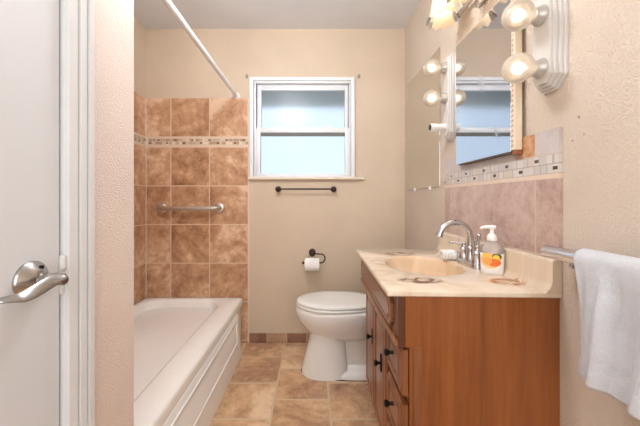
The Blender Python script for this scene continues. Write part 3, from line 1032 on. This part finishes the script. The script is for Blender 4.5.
obj('corner_block', b, plain('brown_corner_wood', (150, 92, 54), 0.5), mc)

wm = thing('wall_mirror', (0.722, 1.975, 1.185), 'frameless mirror on the right wall nearest the back wall', 'mirror')
b = nb(); bx(b, 0.7195, XR - 0.0005, 1.690, 2.266, 1.185, 1.975, 0.0015)
obj('mirror_glass', b, MIRROR2, wm, smooth=False)
for cy in (1.83, 2.10):
    b = nb(); bx(b, 0.715, XR - 0.0005, cy - 0.012, cy + 0.012, 1.172, 1.193, 0.002)
    obj('clip', b, PLASTIC, wm)

# ------------------------------------------------------------------ globe light bars
def light_bar(yc, zs, bulbs, label):
    z0, z1 = zs[0] - 0.072, zs[-1] + 0.072
    root = thing('light_bar', (XR, yc, z0), label, 'light fixture', 'globe light bars beside the mirror')
    b = nb()
    for i, (ins, x0, x1) in enumerate(((0.0, XR - 0.009, XR - 0.0003), (0.007, XR - 0.018, XR - 0.008), (0.015, XR - 0.027, XR - 0.017), (0.023, XR - 0.035, XR - 0.026))):
        hw = 0.058 - ins
        c = 0.035 - ins * 0.6
        def plate(x, k):
            y0, y1, a, e = yc - hw + k, yc + hw - k, z0 + ins + k, z1 - ins - k
            return [Vector((x, y, z)) for y, z in ((y0 + c, a), (y1 - c, a), (y1, a + c), (y1, e - c), (y1 - c, e), (y0 + c, e), (y0, e - c), (y0, a + c))]
        loft(b, [plate(x1, 0), plate(x0 + 0.002, 0), plate(x0, 0.002)])
    obj('mounting_plate', b, BARPLATE, root, smooth=False)
    for z, has in zip(zs, bulbs):
        b = nb()
        if has:
            lathe(b, (XR - 0.034, yc, z), (-1, 0, 0), [(0, 0.029), (0.006, 0.029), (0.012, 0.024), (0.026, 0.022), (0.028, 0.017)], 28)
            obj('socket', b, SOCKET, root)
            b = nb()
            xb = 0.621
            prof = []
            rb = 0.043
            for i in range(19):
                a = PI * (1 - i / 18 * 0.905)
                prof.append((rb * math.cos(a) * -1, rb * math.sin(a)))
            # along +x from the tip towards the socket
            prof = [(-rb * math.cos(PI * i / 18 * 0.87), rb * math.sin(PI * i / 18 * 0.87)) for i in range(19)]
            prof += [(0.044, 0.0155), (0.050, 0.014)]
            lathe(b, (xb, yc, z), (1, 0, 0), prof, 36, cap=False)
            g = obj('bulb', b, BULB_GLASS, root, angle=80)
            b = nb()
            lathe(b, (xb + 0.010, yc, z), (1, 0, 0), [(-0.028, 0.004), (-0.023, 0.012), (-0.012, 0.018), (0.002, 0.015), (0.010, 0.006), (0.012, 0.0)], 20)
            obj('filament', b, BULB_CORE, g)
            b = nb()
            lathe(b, (xb + 0.018, yc, z), (1, 0, 0), [(0, 0.003), (0.012, 0.006), (0.03, 0.009), (0.036, 0.009)], 16)
            obj('stem', b, PLASTIC, g)
        else:
            lathe(b, (XR - 0.025, yc, z), (-1, 0, 0), [(0, 0.027), (0.004, 0.027), (0.010, 0.020), (0.05, 0.018), (0.054, 0.020), (0.088, 0.020), (0.088, 0.0165)], 28)
            sk = obj('socket', b, PLASTIC, root)
            sk['label'] = 'long white empty socket'
            b = nb()
            lathe(b, (XR - 0.112, yc, z), (-1, 0, 0), [(0, 0.0165), (0.0025, 0.0165)], 24)
            obj('contact_cup', b, DARK, sk)
    return root
light_bar(0.905, (1.507, 1.666, 1.825), (1, 1, 1), 'globe light bar on the near side of the mirror, every bulb in place')
light_bar(1.555, (1.486, 1.638, 1.795), (0, 1, 1), 'globe light bar on the far side of the mirror, its lowest socket without a globe')

# ------------------------------------------------------------------ tulip light above the mirror
LBX, LBZ = 0.697, 1.990
vl = thing('wall_light', (XR, 1.20, LBZ), 'chrome wall light with scalloped frosted glass shades above the mirror', 'light fixture')
b = nb()
bx(b, LBX - 0.008, LBX + 0.008, 0.97, 1.425, LBZ - 0.010, LBZ + 0.010, 0.003)
bx(b, LBX + 0.008, XR - 0.0005, 1.10, 1.30, LBZ - 0.05, LBZ + 0.05, 0.004)
obj('back_bar', b, CHROME, vl)
for fy in (1.432, 0.963):
    obj('finial', sphere(nb(), (LBX, fy, LBZ), 0.013, 18), BRONZE, vl)
for sy in (1.385, 1.19, 0.995):
    sx, rz = 0.602, 1.938
    b = nb()
    tube(b, [(LBX, sy, LBZ), (LBX - 0.015, sy, LBZ + 0.05), (LBX - 0.045, sy, LBZ + 0.085), (sx + 0.015, sy, LBZ + 0.095), (sx, sy, LBZ + 0.085)], 0.006, 12)
    lathe(b, (sx, sy, LBZ + 0.098), (0, 0, -1), [(0, 0.010), (0.006, 0.022), (0.034, 0.026), (0.036, 0.020)], 24)
    obj('arm', b, CHROME, vl)
    b = nb()
    n = 96
    loops = []
    prof = [(0.125, 0.020), (0.122, 0.030), (0.105, 0.041), (0.080, 0.047), (0.055, 0.050), (0.030, 0.056), (0.012, 0.065), (0.0, 0.071)]
    for h, r in prof:
        k = max(0.0, 1 - h / 0.05)
        loops.append([Vector((sx + r * (1 + 0.03 * k * math.cos(12 * 2 * PI * i / n)) * math.cos(2 * PI * i / n), sy + r * (1 + 0.03 * k * math.cos(12 * 2 * PI * i / n)) * math.sin(2 * PI * i / n), rz + h - 0.006 * k * math.cos(12 * 2 * PI * i / n))) for i in range(n)])
    loft(b, loops, False, False)
    sh = obj('lamp_shade', b, SHADE_GLASS, vl, angle=80)
    b = nb(); lathe(b, (sx, sy, LBZ + 0.065), (0, 0, -1), [(0, 0.012), (0.02, 0.014), (0.04, 0.026), (0.06, 0.030), (0.08, 0.025), (0.092, 0.010), (0.094, 0.0)], 24)
    obj('bulb', b, SHADE_CORE, sh)

# ------------------------------------------------------------------ bars, rods, small fittings
tb = thing('towel_rail', (0.05, D, 1.194), 'dark bronze towel rail below the window', 'towel rail')
b = nb(); tube(b, [(-0.265, D - 0.05, 1.194), (0.17, D - 0.05, 1.194)], 0.0062, 14)
obj('rod', b, BRONZE, tb)
for px in (-0.262, 0.168):
    b = nb()
    lathe(b, (px, D - 0.0003, 1.194), (0, -1, 0), [(0, 0.023), (0.006, 0.023), (0.012, 0.014), (0.03, 0.009), (0.036, 0.012)], 24)
    sphere(b, (px, D - 0.05, 1.194), 0.0185, 20)
    obj('post', b, BRONZE, tb)

gb = thing('grab_bar', (-0.95, yt, 1.05), 'brushed steel grab bar on the brown tiled alcove wall', 'grab bar')
b = nb()
gx0, gx1, gz = -1.168, -0.716, 1.047
pts = [(gx0, yt - 0.001, gz), (gx0, yt - 0.03, gz), (gx0 + 0.012, yt - 0.05, gz), (gx0 + 0.04, yt - 0.058, gz), (gx1 - 0.04, yt - 0.058, gz), (gx1 - 0.012, yt - 0.05, gz), (gx1, yt - 0.03, gz), (gx1, yt - 0.001, gz)]
tube(b, pts, 0.017, 18)
obj('rail', b, STEEL, gb, angle=60)
for px in (gx0, gx1):
    b = nb(); lathe(b, (px, yt - 0.0003, gz), (0, -1, 0), [(0, 0.040), (0.006, 0.039), (0.012, 0.033), (0.014, 0.018)], 32)
    obj('flange', b, STEEL, gb)

sr = thing('shower_rod', (-0.592, 1.59, 1.92), 'straight white shower curtain rod across the top of the alcove', 'rod')
b = nb(); tube(b, [(-0.592, YP - 0.0, 1.92), (-0.588, D - 0.002, 1.92)], 0.0145, 20)
obj('tube', b, ROD, sr)
for yy, s in ((D - 0.0005, -1),):
    b = nb(); lathe(b, (-0.588, yy, 1.92), (0, s, 0), [(0, 0.026), (0.010, 0.025), (0.016, 0.017), (0.03, 0.016)], 24)
    obj('end_cap', b, ROD, sr)

th = thing('toilet_paper_holder', (0.0, D, 0.705), 'dark bronze curled toilet paper holder on the back wall', 'holder')
b = nb()
lathe(b, (0.002, D - 0.0003, 0.706), (0, -1, 0), [(0, 0.026), (0.007, 0.026), (0.014, 0.016), (0.05, 0.012)], 24)
sphere(b, (0.002, D - 0.064, 0.706), 0.025, 24)
obj('post', b, BRONZE, th)
b = nb()
yr = D - 0.075
zr = 0.636
pts = [(0.02, yr + 0.008, 0.704), (0.05, yr, 0.702)]
for i in range(13):
    a = PI / 2 - PI * i / 12
    pts.append((0.068 + 0.030 * math.cos(a), yr, 0.669 + 0.033 * math.sin(a)))
pts += [(0.05, yr, zr), (0.0, yr, zr), (-0.062, yr, zr)]
tube(b, pts, 0.0052, 12)
sphere(b, (-0.066, yr, zr), 0.010, 14)
obj('arm', b, BRONZE, th)
b = nb()
rx0, rx1, rr = -0.056, 0.054, 0.049
rc = Vector((rx0, yr, zr - 0.012))
L = rx1 - rx0
loops = []
for h, r in ((0, 0.019), (0, rr - 0.002), (0.002, rr), (L - 0.002, rr), (L, rr - 0.002), (L, 0.019), (0, 0.019)):
    loops.append([rc + Vector((h, r * math.cos(2 * PI * i / 40), r * math.sin(2 * PI * i / 40))) for i in range(40)])
loft(b, loops, False, False)
tag(obj('toilet_roll', b, PAPER), 'white toilet paper roll on the dark curled holder', 'toilet paper')

cb = thing('towel_bar', (0.69, 0.6, 0.955), 'thick satin chrome towel bar on the right wall carrying the white towel', 'towel bar')
BX, BZ = 0.660, 0.966
b = nb(); lathe(b, (BX, 0.850, BZ), (0, -1, 0), [(0, 0.011), (0.003, 0.016), (0.007, 0.0178), (0.60, 0.0178), (0.603, 0.016), (0.606, 0.011)], 28)
obj('rod', b, SATIN, cb)
for yy in (0.80, 0.32):
    b = nb()
    lathe(b, (XR - 0.0004, yy, BZ - 0.004), (-1, 0, 0), [(0, 0.020), (0.006, 0.019), (0.010, 0.010), (0.055, 0.009)], 20)
    lathe(b, (BX + 0.012, yy - 0.026, BZ - 0.012), (0, 0, -1), [(0, 0.006), (0.012, 0.006), (0.014, 0.008), (0.020, 0.007)], 14)
    obj('bracket', b, CHROME, cb)

# towel hanging over the bar
b = nb()
ty0, ty1 = 0.40, 0.728
NV, front, backd = 90, 0.272, 0.25
R0 = 0.0240
prof = []
for i in range(55):
    prof.append(('f', front * (1 - i / 54)))
for i in range(1, 12):
    prof.append(('a', PI * i / 12))
for i in range(21):
    prof.append(('b', backd * i / 20))
rows = []
for kind, s in prof:
    row = []
    for j in range(NV + 1):
        v = j / NV
        y = ty1 + (ty0 - ty1) * v
        f = 0.0
        if kind == 'f':
            k = min(1.0, s / 0.10)
            f = k * (0.0140 * math.sin(v * 21 + 0.6 + s * 2.0) + 0.005 * math.sin(v * 47 + s * 9) + 0.004 * math.sin(v * 9 - s * 16)) + (0.0022 if 0.205 < s < 0.235 else 0.0)
            x = BX - R0 - s * 0.015 + f * 0.8
            z = BZ - s
            y += -0.010 * math.sin(s / front * PI) * (1 - v)
        elif kind == 'a':
            x = BX - R0 * math.cos(s); z = BZ + R0 * math.sin(s)
        else:
            k = min(1.0, s / 0.10)
            x = BX + R0 + k * 0.004 * math.sin(v * 17)
            z = BZ - s
        row.append(b.verts.new((x, y, z)))
    rows.append(row)
for i in range(len(rows) - 1):
    for j in range(NV):
        b.faces.new((rows[i][j], rows[i][j + 1], rows[i + 1][j + 1], rows[i + 1][j]))
tw = obj('towel', b, TERRY, angle=180)
md = tw.modifiers.new('thickness', 'SOLIDIFY'); md.thickness = 0.0055; md.offset = 0
tag(tw, 'white terry towel hanging over the satin chrome bar at the right wall', 'towel')

# old curtain bracket stubs beside the window top
cbk = 'curtain rod brackets left by the window'
for i, px in enumerate((-0.507, 0.366)):
    b = nb()
    bx(b, px - 0.010, px + 0.010, D - 0.006, D - 0.0002, 2.058, 2.09, 0.002)
    bx(b, px - 0.006, px + 0.006, D - 0.018, D - 0.005, 2.066, 2.078, 0.002)
    tag(obj('curtain_bracket', b, plain('bracket_metal', (170, 150, 130), 0.5, 0.3)), ('small metal curtain bracket at the upper left of the window', 'small metal curtain bracket at the upper right of the window')[i], 'bracket', cbk)
